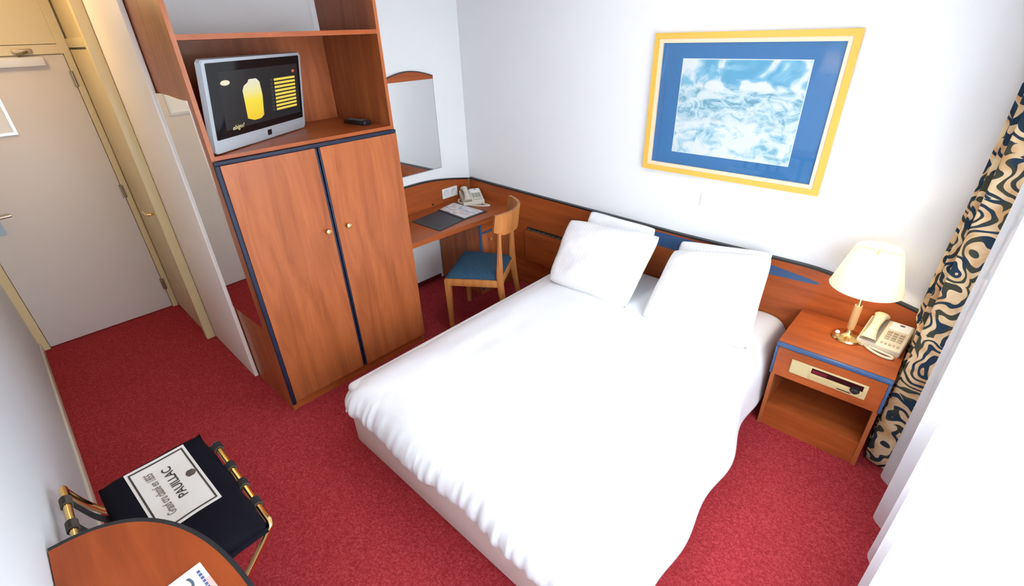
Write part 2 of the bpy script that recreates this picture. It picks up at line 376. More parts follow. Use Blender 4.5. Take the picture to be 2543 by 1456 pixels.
# bathroom door seen at a grazing angle
BY = -2.344
t = thing('door_2', 'cream bathroom door in the corridor side wall with small handle', 'door', (-1.0, BY, 0), kind=S)
B('door_leaf', CREAM, t, -1.40, -0.655, BY, -2.304, 0.008, 2.052, bev=0.002)
B('kick_plate', KICK, t, -1.38, -0.672, BY-0.003, BY, 0.02, 0.285)
bm = new(); box(bm, -0.655, -0.585, -2.364, -2.304, 0.0, ZC, bev=0.004); box(bm, -1.412, -0.655, -2.35, -2.304, 2.064, 2.12, bev=0.003)
obj('door_frame', bm, CREAM, t, True)
B('transom_panel', CREAM, t, -1.412, -0.655, -2.335, -2.304, 2.12, ZC)
bm = new(); tube(bm, smooth_path([(-0.735, BY, 1.01), (-0.735, BY-0.04, 1.01), (-0.75, BY-0.05, 1.01), (-0.84, BY-0.05, 1.012)]), 0.009, 10)
lathe(bm, [(0.022, 0), (0.022, -0.006)], (-0.735, BY, 1.01), 16, 'y'); obj('handle', bm, BRASS, t, True)

# corridor ceiling light (out of view, lights the corridor)
t = thing('ceiling_light', 'round opal glass ceiling light in the entrance corridor', 'light', (-0.6, -2.83, ZC))
bm = new(); lathe(bm, [(0.15, ZC-0.02), (0.15, ZC)], (-0.6, -2.83, 0), 28); obj('base', bm, WHITEP, t, True)
bm = new(); lathe(bm, [(0.03, ZC-0.10), (0.085, ZC-0.085), (0.12, ZC-0.055), (0.135, ZC-0.02)], (-0.6, -2.83, 0), 28); obj('glass_dome', bm, DOME, t, True)
t = thing('ceiling_light', 'unseen flat round white ceiling light added to fill the room with light', 'light', (RLX, RLY, ZC))  # unseen fixture added to carry the room fill
bm = new(); lathe(bm, [(0.20, ZC-0.02), (0.20, ZC)], (RLX, RLY, 0), 28); obj('base', bm, WHITEP, t, True)
bm = new(); lathe(bm, [(0.04, ZC-0.09), (0.12, ZC-0.078), (0.17, ZC-0.05), (0.185, ZC-0.02)], (RLX, RLY, 0), 28)
obj('glass_dome', bm, mat('fill_light_glass', (0.9, 0.9, 0.88), 0.4, emit=(1, 0.93, 0.82), estr=5.0), t, True)

# ------------------------------------------------------------------ wardrobe
X0, X1, YA, YB = 0.10, 0.745, -1.237, -2.272       # YA = end by the desk, YB = end by the corridor
ZT = 1.587
t = thing('wardrobe', 'tall cherry wood wardrobe with two navy edged doors and open television shelf', 'wardrobe', (0.42, -1.75, 0))
B('side_panel', W_V, t, X0, X1, YB, YB+0.02, 0.0, 2.45); B('side_panel', W_V, t, X0, X1, YA-0.02, YA, 0.0, 2.45)
B('plinth', W_Y, t, X0, X1-0.004, YB+0.02, YA-0.02, 0.0, 0.065)
B('back_panel', W_V, t, X0, X0+0.012, YB+0.02, YA-0.02, 0.065, 2.082)
B('base_shelf', W_Y, t, X0+0.012, X1, YB+0.02, YA-0.02, 1.568, ZT)
B('upper_shelf', W_Y, t, X0, X1, YB+0.02, YA-0.02, 2.08, 2.102)
B('top_board', W_Y, t, X0, X1, YB+0.02, YA-0.02, 2.43, 2.45)
B('edging', NAVY, t, X1, X1+0.019, YB, YA, 1.546, 1.566, bev=0.004); B('edging', NAVY, t, X1, X1+0.019, YB, YB+0.022, 0.05, 1.545, bev=0.004)
ymid = -1.752
for a, b, ky in ((YB+0.024, ymid-0.003, -1.803), (ymid+0.003, YA, -1.673)):
    d = B('door', W_V, t, X1, X1+0.017, a if a < -2 else a+0.012, b if b > -1.3 else b-0.012, 0.068, 1.544)
    ya = (b-0.012, b) if a < -2 else (a, a+0.012)
    bm = new(); box(bm, X1, X1+0.019, ya[0], ya[1], 0.068, 1.544, bev=0.004); obj('edging', bm, NAVY, d, True)
    bm = new(); lathe(bm, [(0.006, 0.017), (0.006, 0.028), (0.014, 0.032), (0.0165, 0.038), (0.014, 0.045), (0.006, 0.048)], (X1, ky, 1.076), 18, 'x')
    obj('knob', bm, BRASS, d, True)
# full length mirror on the corridor side, with a wavy top edge
pts = []
for i in range(13):
    f = i/12; x = 0.207+f*0.463; pts.append((x, 1.842+0.006*math.sin(f*math.pi*1.6)+0.004*(1-f)))
pts += [(0.67, 0.585), (0.207, 0.585)]
bm = new(); prism(bm, pts, 'y', YB-0.003, YB)
for v in bm.verts:                                  # hangs two degrees out of square
    if v.co.y < YB-0.001: v.co.y = YB-0.002-0.034*(0.67-v.co.x)
obj('mirror', bm, MIRROR, t)

# television on the shelf, turned towards the bed
TL = Vector((0.733, -2.240, ZT+0.002)); TR = Vector((0.335, -1.60, ZT+0.002))
tx = (TR-TL).normalized(); tn = Vector((-tx.y*-1, -tx.x, 0)); tn = Vector((tx.y, -tx.x, 0))
if tn.x < 0: tn = -tn
wT = (TR-TL).length
tm = Matrix((tx, tn, Vector((0, 0, 1)))).transposed().to_4x4(); tm.translation = TL
tm0 = tm.copy(); tm = tm @ Matrix.Rotation(math.radians(-10), 4, 'X')      # the set leans forward towards the bed
def T(name, m, parent, u0, u1, n0, n1, z0, z1, bev=0.0): return B(name, m, parent, u0, u1, n0, n1, z0, z1, bev=bev, mx=tm)
t = thing('television', 'silver framed flat television showing a yellow menu, on the wardrobe shelf', 'television', (0.53, -1.9, ZT))
TH = 0.418
def rrect(u0, u1, v0, v1, r, n=5):
    o = []
    for cx, cy, a in ((u1-r, v1-r, 0), (u0+r, v1-r, 90), (u0+r, v0+r, 180), (u1-r, v0+r, 270)):
        for i in range(n+1):
            an = math.radians(a+90*i/n); o.append((cx+r*math.cos(an), cy+r*math.sin(an)))
    return o
bm = new(); prism(bm, rrect(0, wT, 0.004, TH, 0.014), 'y', -0.03, 0.0, tm, bev=0.004); obj('housing', bm, SILVER, t, True)
bm = new(); prism(bm, rrect(0.022, wT-0.02, 0.066, TH-0.014, 0.006), 'y', 0.0, 0.002, tm); s = obj('screen', bm, BLACKGLASS, t)
bm = new(); box(bm, wT/2-0.10, wT/2+0.10, -0.15, -0.012, -0.0015, 0.005, bev=0.002, mx=tm0); prism(bm, [(-0.14, 0.005), (-0.12, 0.005), (0.0, 0.20), (-0.02, 0.20)], 'x', wT/2-0.04, wT/2+0.04, tm0); obj('stand', bm, SILVER, t, True)
bm = new(); prism(bm, rrect(wT*0.525, wT*0.57, 0.022, 0.05, 0.003), 'y', 0.0, 0.0015, tm); obj('sensor_window', bm, BLACKP, t)
def scr(u, v): return (u*wT, 0.066+(TH-0.08)*v)     # picture fractions to panel coordinates
def flat(name, outline, m, d0=0.002, d1=0.0026):
    bm = new(); prism(bm, [scr(*p) for p in outline], 'y', d0, d1, tm); return obj(name, bm, m, s)
flat('picture_area', [(0.12, 0.10), (0.945, 0.10), (0.945, 0.88), (0.12, 0.88)], emis('dark_grey_screen_picture', (0.012, 0.014, 0.017), 1.0), 0.002, 0.0022)
gm = mat('yellow_glow_drink', (0.01, 0.01, 0.01), 0.3); 
g_ = N(gm, 'ShaderNodeSeparateXYZ'); L(gm, coords(gm, (1, 1, 1), 'Generated'), g_.inputs[0])
r_ = ramp(gm, [(0.0, (0.95, 0.62, 0.03)), (0.5, (0.98, 0.80, 0.06)), (0.78, (0.9, 0.85, 0.45)), (1.0, (0.85, 0.82, 0.70))]); L(gm, g_.outputs[2], r_.inputs[0])
L(gm, r_.outputs[0], BS(gm).inputs['Emission Color']); BS(gm).inputs['Emission Strength'].default_value = 0.95
flat('drink_picture', [(0.335, 0.20), (0.40, 0.155), (0.47, 0.16), (0.505, 0.20), (0.512, 0.50), (0.495, 0.69), (0.465, 0.74), (0.39, 0.74), (0.375, 0.70), (0.335, 0.66), (0.318, 0.60)], gm)
bm = new()
for i in range(9):
    v = 0.665-i*0.056
    prism(bm, [scr(0.655, v), scr(0.905, v), scr(0.905, v+0.034), scr(0.655, v+0.034)], 'y', 0.002, 0.0026, tm)
o = obj('menu_bars', bm, emis('yellow_menu_bars', (0.95, 0.70, 0.10), 0.95), s); o['kind'] = 'stuff'
bm = new()
for i in range(9):
    v = 0.668-i*0.056
    prism(bm, [scr(0.612, v), scr(0.635, v), scr(0.635, v+0.032), scr(0.612, v+0.032)], 'y', 0.002, 0.0026, tm)
o = obj('menu_numbers', bm, emis('dim_grey_menu_numbers', (0.05, 0.05, 0.055), 1.0), s); o['kind'] = 'stuff'
el = lambda cu, cv, ru, rv: [(cu+ru*math.cos(a*math.pi/10), cv+rv*math.sin(a*math.pi/10)) for a in range(20)]
flat('oval_logo', el(0.17, 0.735, 0.042, 0.035), emis('pale_yellow_oval', (0.9, 0.85, 0.6), 0.95))
flat('red_button', el(0.89, 0.775, 0.018, 0.022), emis('red_screen_dot', (0.75, 0.12, 0.08), 0.9))
bm = text_bm('ebigo!', 0.03, fit=0.085, shear=0.3)
bmesh.ops.transform(bm, matrix=tm @ Matrix.Translation((wT*0.235, 0.0025, 0.066+(TH-0.08)*0.115)) @ Matrix.Rotation(math.pi/2, 4, 'X') @ Matrix.Rotation(0.05, 4, 'Z'), verts=bm.verts)
obj('screen_lettering', bm, emis('pale_yellow_screen_lettering', (0.85, 0.75, 0.35), 0.9), s)

# remote control
rm = Matrix.Translation((0.50, -1.335, ZT)) @ Matrix.Rotation(math.radians(8), 4, 'Z')
t = thing('remote_control', 'black remote control lying beside the television in the wardrobe shelf', 'remote', (0.5, -1.335, ZT))
bm = new(); box(bm, -0.10, 0.10, -0.03, 0.03, 0.0, 0.026, bev=0.006, mx=rm); obj('body', bm, BLACKP, t, True)
bm = new()
for i in range(7):
    for j in range(3): box(bm, -0.08+i*0.022, -0.068+i*0.022, -0.02+j*0.015, -0.011+j*0.015, 0.026, 0.0285, mx=rm)
o = obj('buttons', bm, mat('grey_rubber_keys', (0.12, 0.12, 0.13), 0.6), t); o['kind'] = 'stuff'

# ------------------------------------------------------------------ headboard and desk
def hb_top(x):
    z = 0.884-0.016*min(1, x/0.7) if x < 0.7 else 0.868-0.026*min(1, max(0, (x-0.7)/1.4))
    if x > 2.9: z -= 0.103*((x-2.9)/0.55)**1.35
    return z
t = thing('headboard', 'long cherry wood headboard panel with dark edging along the wall behind the bed', 'headboard', (1.7, -0.015, 0))
xs = [0.03+i*(3.45-0.03)/60 for i in range(61)]
bm = new(); prism(bm, [(x, hb_top(x)-0.012) for x in xs]+[(3.45, 0.0), (0.03, 0.0)], 'y', -0.028, 0.0); obj('panel', bm, W_X, t)
bm = new(); prism(bm, [(x, hb_top(x)) for x in xs]+[(x, hb_top(x)-0.012) for x in xs[::-1]], 'y', -0.031, 0.0); obj('edging', bm, BLACKTRIM, t)
up = [(1.42, 0.766), (1.6, 0.800), (2.0, 0.819), (2.35, 0.814), (2.7, 0.792), (2.9, 0.768), (2.965, 0.756), (2.978, 0.748)]
dn = [(2.96, 0.742), (2.9, 0.738), (2.7, 0.729), (2.35, 0.720), (2.0, 0.718), (1.6, 0.735)]
bm = new(); prism(bm, up+dn, 'y', -0.030, -0.028); obj('inlay', bm, BLUE, t)
p = B('cover_panel', W_X, t, 0.745, 1.265, -0.062, -0.028, 0.262, 0.545, bev=0.003)
bm = new()
for i in range(9): box(bm, 0.76+i*0.055, 0.76+i*0.055+0.035, -0.058, -0.036, 0.548, 0.556)
o = obj('vent_slot', bm, mat('dull_brass_vent', (0.16, 0.13, 0.07), 0.5, 0.4), p); o['kind'] = 'stuff'
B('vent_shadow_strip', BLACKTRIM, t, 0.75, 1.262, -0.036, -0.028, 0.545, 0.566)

t = thing('desk', 'built in cherry wood desk with drawer pedestal in the corner beside the wardrobe', 'desk', (0.3, -0.6, 0))
DT = 0.717
pts = [(0.024, -1.234), (0.575, -1.234), (0.585, -0.9), (0.60, -0.6), (0.612, -0.45)]
pts += [(0.617, -0.32), (0.612, -0.2), (0.597, -0.1)]
pts += [(0.575, -0.032), (0.024, -0.032)]
bm = new(); prism(bm, pts, 'z', DT-0.04, DT); obj('worktop', bm, W_Y, t)
bm = new(); lathe(bm, [(0.010, 0.022), (0.010, 0.0235), (0.006, 0.0235)], (0, -0.475, 0.737), 14, 'x'); obj('cable_hole', bm, BLACKP, t)
def db_top(y):
    f = -y
    return 0.872+0.085*math.sin(min(1, f/0.62)*math.pi/2) if f < 0.62 else 0.957-0.02*((f-0.62)/0.6)**2
ys = [-0.032-i*(1.2/40) for i in range(41)]
bm = new(); prism(bm, [(y, db_top(y)-0.012) for y in ys]+[(ys[-1], 0.60), (ys[0], 0.60)], 'x', 0.0, 0.022); obj('backboard', bm, W_Y, t)
bm = new(); prism(bm, [(y, db_top(y)) for y in ys]+[(y, db_top(y)-0.012) for y in ys[::-1]], 'x', 0.0, 0.026); obj('edging', bm, BLACKTRIM, t)
p = thing('pedestal', '', '', (0.3, -0.24, 0)); del p['label']; del p['category']; p.parent = t; p.matrix_parent_inverse = Matrix.Translation(-WL[t])
bm = new(); box(bm, 0.024, 0.565, -0.44, -0.424, 0, DT-0.04); box(bm, 0.024, 0.565, -0.05, -0.034, 0, DT-0.04)
box(bm, 0.024, 0.565, -0.424, -0.05, 0.0, 0.05); box(bm, 0.024, 0.04, -0.424, -0.05, 0.05, DT-0.04); obj('carcass', bm, W_V, p)
for q in ((-0.44, -0.42, 0.05, DT-0.042), (-0.42, -0.034, 0.572, 0.588), (-0.42, -0.034, 0.662, 0.675)): B('edging', BLUE, p, 0.565, 0.584, *q, bev=0.003)
B('drawer', W_Y, p, 0.565, 0.582, -0.418, -0.036, 0.59, 0.66, bev=0.002)
B('door', W_V, p, 0.565, 0.582, -0.418, -0.036, 0.052, 0.570, bev=0.002)
bm = new(); lathe(bm, [(0.005, 0.0), (0.005, 0.01), (0.013, 0.014), (0.015, 0.02), (0.012, 0.027), (0.004, 0.029)], (0.582, -0.335, 0.513), 16, 'x')
obj('knob', bm, mat('wooden_knob', (0.5, 0.2, 0.07), 0.35), p, True)

# wall mirror with arched wooden header above the desk
t = thing('wall_mirror', 'tall mirror with arched wooden header on the white wall above the desk', 'mirror', (0.01, -0.56, 1.4))
MY0, MY1, MZ0, MZ1 = -0.80, -0.327, 1.038, 1.752
B('mirror_glass', MIRROR, t, 0.002, 0.012, MY0, MY1, MZ0, MZ1-0.001)
arc = [(MY0+(MY1-MY0)*i/24, MZ1+0.012+0.052*math.sin(math.pi*(0.04+0.92*i/24))) for i in range(25)]
bm = new(); prism(bm, arc+[(MY1, MZ1), (MY0, MZ1)], 'x', 0.002, 0.018); obj('header', bm, W_Y, t)
bm = new(); prism(bm, [(y, z+0.007) for y, z in arc]+arc[::-1], 'x', 0.002, 0.02); obj('edging', bm, BLACKTRIM, t)
bm = new(); box(bm, 0.002, 0.014, MY0, MY1, MZ0-0.004, MZ0); box(bm, 0.002, 0.0125, MY1, MY1+0.003, MZ0, MZ1); obj('bottom_edge', bm, mat('grey_mirror_edge', (0.25, 0.29, 0.30), 0.4), t)

# socket plate on the desk backboard
t = thing('wall_socket', 'white double socket plate on the desk backboard', 'socket', (0.024, -0.275, 0.80))
B('plate', WHITEP, t, 0.022, 0.034, -0.362, -0.188, 0.757, 0.845, bev=0.003)
for y in (-0.318, -0.232):
    bm = new(); lathe(bm, [(0.031, 0.034), (0.031, 0.036), (0.026, 0.036), (0.024, 0.0345)], (0, y, 0.801), 22, 'x'); obj('socket_ring', bm, mat('shaded_white_plastic', (0.70, 0.70, 0.72), 0.45), t, True)
bm = new(); box(bm, 2.21, 2.262, -0.008, 0.0, 1.05, 1.134, bev=0.002)
t = tag(obj('cover_plate', bm, WHITEP, None, True), 'small blank white plate on the wall below the framed picture', 'plate')

# telephones
def phone(name, label, mx, C1, keys, hl, cordpts, flip=False):
    o = mx @ Vector((0, 0, 0)); t = thing(name, label, 'telephone', tuple(o))
    W, D, H0, H1 = 0.19, 0.20, 0.030, 0.088
    bm = new(); prism(bm, [(-D/2, 0.0), (D/2, 0.0), (D/2, H1), (D/2-0.02, H1+0.004), (-D/2, H0)], 'x', -W/2, W/2, None, bev=0.004)
    bmesh.ops.transform(bm, matrix=mx, verts=bm.verts); obj('body', bm, C1, t, True)
    sl = math.atan2(H1-H0+0.004, D-0.02)
    fm_ = mx @ Matrix.Translation((0, -D/2, H0)) @ Matrix.Rotation(sl, 4, 'X')   # face plane: x across, y up the slope
    hx = -0.052
    bm = new(); pp = [(hx, 0.012, 0.018), (hx, 0.03, 0.03), (hx, 0.07, 0.036), (hx, 0.13, 0.036), (hx, 0.175, 0.03), (hx, 0.195, 0.018)]
    pp = smooth_path(pp, 5)
    tube(bm, pp, lambda f: 0.012+0.007*abs(2*f-1)**1.5, 12, lambda f: 0.020+0.016*abs(2*f-1)**1.3)
    bmesh.ops.transform(bm, matrix=fm_, verts=bm.verts); obj('handset', bm, hl, t, True)
    bm = new(); box(bm, hx-0.036, hx+0.036, 0.008, 0.2, 0.0, 0.006, bev=0.002, mx=fm_); obj('cradle', bm, mat(name+'_cradle', (0.33, 0.27, 0.20), 0.5), t, True)
    for i in range(4):
        for j in range(3):
            bm = new(); box(bm, 0.004+j*0.026, 0.024+j*0.026, 0.062+i*0.017, 0.074+i*0.017, 0.0, 0.005, bev=0.001, mx=fm_); obj('key', bm, keys, t)
    for i in range(5):
        bm = new(); box(bm, 0.0+i*0.017, 0.010+i*0.017, 0.026, 0.038, 0.0, 0.004, mx=fm_); obj('key', bm, keys, t)
    bm = new(); box(bm, 0.0, 0.085, 0.137, 0.196, 0.0, 0.002, mx=fm_); c = obj('number_card', bm, WHITEP, t)
    bm = new(); prism(bm, [(0.045+0.012*math.cos(k*math.pi/8), 0.182+0.006*math.sin(k*math.pi/8)) for k in range(16)], 'z', 0.002, 0.0026, fm_); obj('badge', bm, mat(name+'_badge', (0.12, 0.10, 0.14), 0.5), c)
    bm = new(); tube(bm, smooth_path(cordpts, 8), 0.0065, 8); obj('cord', bm, C1, t, True)
    return t
NZ = 0.572
pm = Matrix.Translation((3.342, -0.145, NZ)) @ Matrix.Rotation(math.radians(-6), 4, 'Z')
phone('telephone', 'cream push button telephone on the nightstand beside the lamp', pm, BEIGEP, GREYKEY, mat('cream_handset', (0.74, 0.63, 0.40), 0.35),
      [(3.262, -0.10, NZ+0.02), (3.245, -0.13, NZ+0.008), (3.255, -0.20, NZ+0.0075), (3.30, -0.262, NZ+0.0075), (3.36, -0.295, NZ+0.0075), (3.40, -0.293, NZ+0.0075), (3.40, -0.272, NZ+0.0075), (3.35, -0.258, NZ+0.009), (3.295, -0.243, NZ+0.01)])
pm2 = Matrix.Translation((0.20, -0.165, DT)) @ Matrix.Rotation(math.radians(60), 4, 'Z')
phone('telephone', 'pale grey telephone in the desk corner beside the socket plate', pm2, PHONEC, mat('grey_phone_keys', (0.42, 0.43, 0.38), 0.5), mat('pale_handset', (0.66, 0.61, 0.53), 0.35),
      [(0.10, -0.235, DT+0.02), (0.13, -0.262, DT+0.008), (0.21, -0.27, DT+0.0075), (0.31, -0.245, DT+0.0075), (0.38, -0.20, DT+0.0075), (0.415, -0.16, DT+0.0075), (0.395, -0.145, DT+0.0075), (0.34, -0.16, DT+0.01), (0.30, -0.14, DT+0.012)])

# leather folder and brochure on the desk
t = thing('leather_folder', 'open charcoal leather folder on the desk', 'folder', (0.33, -0.67, DT))
bm = new(); prism(bm, [(0.195, -0.835), (0.545, -0.825), (0.505, -0.545), (0.155, -0.525)], 'z', DT, DT+0.006, bev=0.002); obj('cover', bm, LEATHER, t, True)
bm = new(); prism(bm, [(0.155, -0.513), (0.505, -0.533), (0.505, -0.275), (0.085, -0.285)], 'z', DT, DT+0.006, bev=0.002); obj('cover', bm, LEATHER, t, True)
bm = new(); tube(bm, [(0.155, -0.519, DT+0.006), (0.505, -0.539, DT+0.006)], 0.006, 8); obj('spine', bm, BLACKP, t, True)
bm = new(); prism(bm, [(0.15, -0.498), (0.485, -0.515), (0.485, -0.295), (0.105, -0.305)], 'z', DT+0.0065, DT+0.0095)
bro = mat('colour_printed_brochure', (0.8, 0.8, 0.82), 0.4)
nn = noise_n(bro, coords(bro, (4, 9, 1)), 1.3, 2); rp = ramp(bro, [(0.38, (0.38, 0.40, 0.52)), (0.48, (0.80, 0.82, 0.84)), (0.58, (0.62, 0.52, 0.48)), (0.68, (0.84, 0.85, 0.86))]); L(bro, nn.outputs['Fac'], rp.inputs['Fac']); L(bro, rp.outputs['Color'], BS(bro).inputs['Base Color'])
tag(obj('brochure', bm, bro), 'white printed brochure lying in the open leather folder', 'brochure')

# ------------------------------------------------------------------ desk chair
def chair(label):
    t = thing('desk_chair', label, 'chair', (0, 0, 0))
    # local: x across, y forward, origin on the floor under the seat
    bm = new(); prism(bm, [(-0.205, -0.20), (0.205, -0.20), (0.235, 0.20), (-0.235, 0.20)], 'z', 0.452, 0.462)
    V = grid(bm, lambda u, v: Vector(((u-0.5)*(0.41+0.07*v), -0.205+0.42*v, 0.462+0.038*(max(0, 1-(2*u-1)**6)*max(0, 1-(2*v-1)**6))**0.5)), 20, 20)
    obj('seat', bm, SEATM, t, True, 50)
    bm = new()
    for a, b in (((-0.215, -0.205), (-0.24, 0.205)), ((-0.24, 0.205), (0.24, 0.205)), ((0.24, 0.205), (0.215, -0.205)), ((0.215, -0.205), (-0.215, -0.205))):
        d = Vector((b[0]-a[0], b[1]-a[1], 0)); ln = d.length; ang = math.atan2(d.y, d.x)
        box(bm, 0, ln, -0.010, 0.010, 0.40, 0.455, bev=0.003, mx=Matrix.Translation((a[0], a[1], 0)) @ Matrix.Rotation(ang, 4, 'Z'))
    obj('seat_frame', bm, W_CH, t, True)
    for s in (-1, 1):
        bm = new(); tube(bm, [(s*0.232, 0.198, 0.0), (s*0.232, 0.198, 0.25), (s*0.230, 0.196, 0.45)], lambda f: 0.019+0.013*f, 4, up=(0.7, 0.7, 0)); obj('leg', bm, W_CH, t)
        bm = new(); tube(bm, smooth_path([(s*0.222, -0.275, 0.0), (s*0.216, -0.225, 0.25), (s*0.213, -0.205, 0.46), (s*0.203, -0.207, 0.62), (s*0.195, -0.212, 0.825)], 5),
                          lambda f: 0.015+0.012*math.sin(math.pi*min(1, f*1.1)), 8, lambda f: 0.014+0.008*math.sin(math.pi*min(1, f)), up=(0, 1, 0)); obj('leg', bm, W_CH, t, True)
    def rail(u, v):
        a = (u-0.5)*2; return Vector((a*0.235*(1-0.05*(1-v)), -0.290+0.115*a*a, 0.80+0.165*v))
    bm = new(); th = 0.011
    prof = [(th, 0.0), (th, 1.0), (-th, 1.0), (-th, 0.0)]
    rings = []
    for i in range(21):
        u = i/20; a = (u-0.5)*2
        nrm = Vector((-0.23*a*1.06/0.235, 1, 0)).normalized()
        k = 1.0-0.25*max(0, abs(a)-0.75)/0.25
        ring = []
        for d, v in prof:
            vv = v if v else (1-k)
            q = rail(u, vv)+nrm*d+Vector((0, -0.02*v, 0)); ring.append(bm.verts.new(q))
        rings.append(ring)
    for A, C in zip(rings, rings[1:]):
        for k in range(4): bm.faces.new((A[k], A[(k+1) % 4], C[(k+1) % 4], C[k]))
    bm.faces.new(rings[0]); bm.faces.new(rings[-1][::-1])
    obj('top_rail', bm, W_CH, t, True, 50)
    return t
ch = chair('light wooden desk chair with blue seat and curved top rail, at the desk')
ch.location = (0.845, -0.69, 0.0); ch.rotation_euler = (0, 0, math.atan2(0.86, -0.51)-math.pi)  # forward (+y) points to the desk
fwd = Vector((-0.86, -0.51, 0)); ch.rotation_euler[2] = math.atan2(-fwd.x, fwd.y)

# ------------------------------------------------------------------ bed
BX0, BX1, BYF = 1.278, 2.865, -2.134
t = thing('bed', 'double bed on a beige box base under the white duvet', 'bed', (2.07, -1.08, 0))
bm = new(); box(bm, BX0, BX1, BYF, -0.05, 0.004, 0.25, bev=0.012); obj('base', bm, VALANCE, t, True)
bm = new(); box(bm, BX0+0.005, BX1-0.005, BYF+0.005, -0.045, 0.251, 0.425, bev=0.03, seg=3); obj('mattress', bm, MATTRESS, t, True)
# duvet: cross section along x, long section along y
def lerp_path(P, f):
    d = [0]
    for a, b in zip(P, P[1:]): d.append(d[-1]+math.dist(a, b))
    s = f*d[-1]
    for i in range(len(P)-1):
        if s <= d[i+1] or i == len(P)-2:
            k = (s-d[i])/max(1e-9, d[i+1]-d[i]); return tuple(p+(q-p)*k for p, q in zip(P[i], P[i+1]))
DTOP = 0.492
secx = [tuple(v)[:2] for v in smooth_path([(1.266, 0.26, 0), (1.256, 0.20, 0), (1.262, 0.135, 0), (1.30, 0.085, 0), (1.37, 0.043, 0), (1.48, 0.014, 0), (1.65, 0.0, 0), (2.0, -0.006, 0), (2.4, -0.008, 0), (2.65, 0.0, 0), (2.77, 0.016, 0), (2.84, 0.05, 0), (2.875, 0.12, 0), (2.885, 0.22, 0), (2.89, 0.30, 0), (2.90, 0.375, 0)], 6)]
secy = [tuple(v)[:2] for v in smooth_path([(-0.04, 0.015, 0), (-0.3, 0.0, 0), (-0.8, 0.0, 0), (-1.5, 0.004, 0), (-1.9, 0.010, 0), (-2.05, 0.028, 0), (-2.13, 0.065, 0), (-2.178, 0.12, 0), (-2.192, 0.175, 0), (-2.168, 0.218, 0), (-2.145, 0.225, 0)], 6)]
def duv(u, v):
    x, dx = lerp_path(secx, u); y, dy = lerp_path(secy, v)
    right = max(0, (x-2.78)/0.12)
    flare = right*(0.015+0.115*max(0, (-y-0.45)/1.6)+0.016*math.sin(y*11.0)+0.012*math.sin(y*5.2+1))
    if x < 1.40 and y < -2.05:                      # round the foot corner in plan
        p_, q_ = (1.40-x)/0.15, (-2.05-y)/0.15
        k_ = max(p_, q_)/max(1e-6, math.hypot(p_, q_)); x = 1.40-(1.40-x)*k_; y = -2.05-(-2.05-y)*k_
    d = (max(0, dx)**3+max(0, dy)**3)**(1/3)
    if dx < 0: d += dx
    d = min(d, 0.39)
    if x < 2.80: d = min(d, 0.24)
    if dy > 0.1 and x < 2.86: d = min(d, 0.235)
    z = DTOP-d
    n1 = noise.noise(Vector((x*3.1, y*2.3, 0.3)))*0.010+noise.noise(Vector((x*8, y*6, 1.7)))*0.0045
    n2 = noise.noise(Vector((x*26, z*3, 5.0)))+0.7*noise.noise(Vector((x*55, z*5, 9.0)))+0.4*noise.noise(Vector((x*95, z*6, 2.0)))
    foot = max(0, min(1, (-y-2.02)/0.14))
    yy = y+foot*0.012*n2 + foot*0.012*math.sin(x*9)
    z += n1*(1-foot*0.5) + foot*0.010*n2*0.6
    return Vector((x+flare, yy, z))
bm = new(); grid(bm, duv, 170, 150)
dv = obj('duvet', bm, LINEN, None, True, 180)
md = dv.modifiers.new('thickness', 'SOLIDIFY'); md.thickness = 0.006; md.offset = -1
tag(dv, 'plump white duvet spread over the double bed', 'duvet')

# pillows: each one fitted between its four corners
def pillow(TL, TR, BL, BR, Th, seed, label):
    TL, TR, BL, BR = [Vector(q) for q in (TL, TR, BL, BR)]
    nrm = ((TR-TL)+(BR-BL)).cross((TL-BL)+(TR-BR)).normalized()
    if nrm.y > 0: nrm = -nrm
    bm = new()
    def side(sg):
        def f(u, v):
            a, b = 2*u-1, 2*v-1
            e = max(0, (1-abs(a)**3.2))*max(0, (1-abs(b)**3.2))
            p1 = 1-0.05*(1-abs(a)**2)*abs(b)**6; p2 = 1-0.05*(1-abs(b)**2)*abs(a)**6
            n = noise.noise(Vector((a*2.2, b*2.2, seed+sg)))*0.016*e**0.5+noise.noise(Vector((a*6, b*5, seed+4+sg)))*0.006*e**0.3
            c_ = 1-0.07*(abs(a*b))**4; uu_, vv_ = (a*p2*c_+1)/2, (b*p1*c_+1)/2
            q = BL.lerp(BR, uu_).lerp(TL.lerp(TR, uu_), vv_)
            return q+nrm*(sg*(Th*e**0.52)+n)
        return f
    for sg in (1, -1): grid(bm, side(sg), 40, 32, uv=lambda u, v: (u, v))
    bmesh.ops.remove_doubles(bm, verts=bm.verts, dist=1e-5)
    return tag(obj('pillow', bm, PILLOW, None, True, 180), label, 'pillow', 'white striped pillows on the bed')
pillow((1.43, -0.085, 0.885), (1.985, -0.08, 0.868), (1.43, -0.27, 0.52), (2.0, -0.27, 0.52), 0.045, 2, 'white pillow half hidden against the headboard, behind the pillow nearer the desk')
pillow((1.335, -0.215, 0.835), (2.08, -0.18, 0.87), (1.43, -0.60, 0.488), (2.09, -0.60, 0.486), 0.085, 5, 'front white pillow on the bed half nearer the desk')
pillow((2.15, -0.09, 0.832), (2.735, -0.075, 0.90), (2.18, -0.27, 0.52), (2.66, -0.25, 0.53), 0.045, 8, 'white pillow against the headboard, behind the pillow nearer the nightstand')
pillow((2.165, -0.215, 0.815), (2.745, -0.14, 0.905), (2.18, -0.62, 0.486), (2.83, -0.56, 0.488), 0.085, 11, 'front white pillow on the bed half nearer the nightstand')

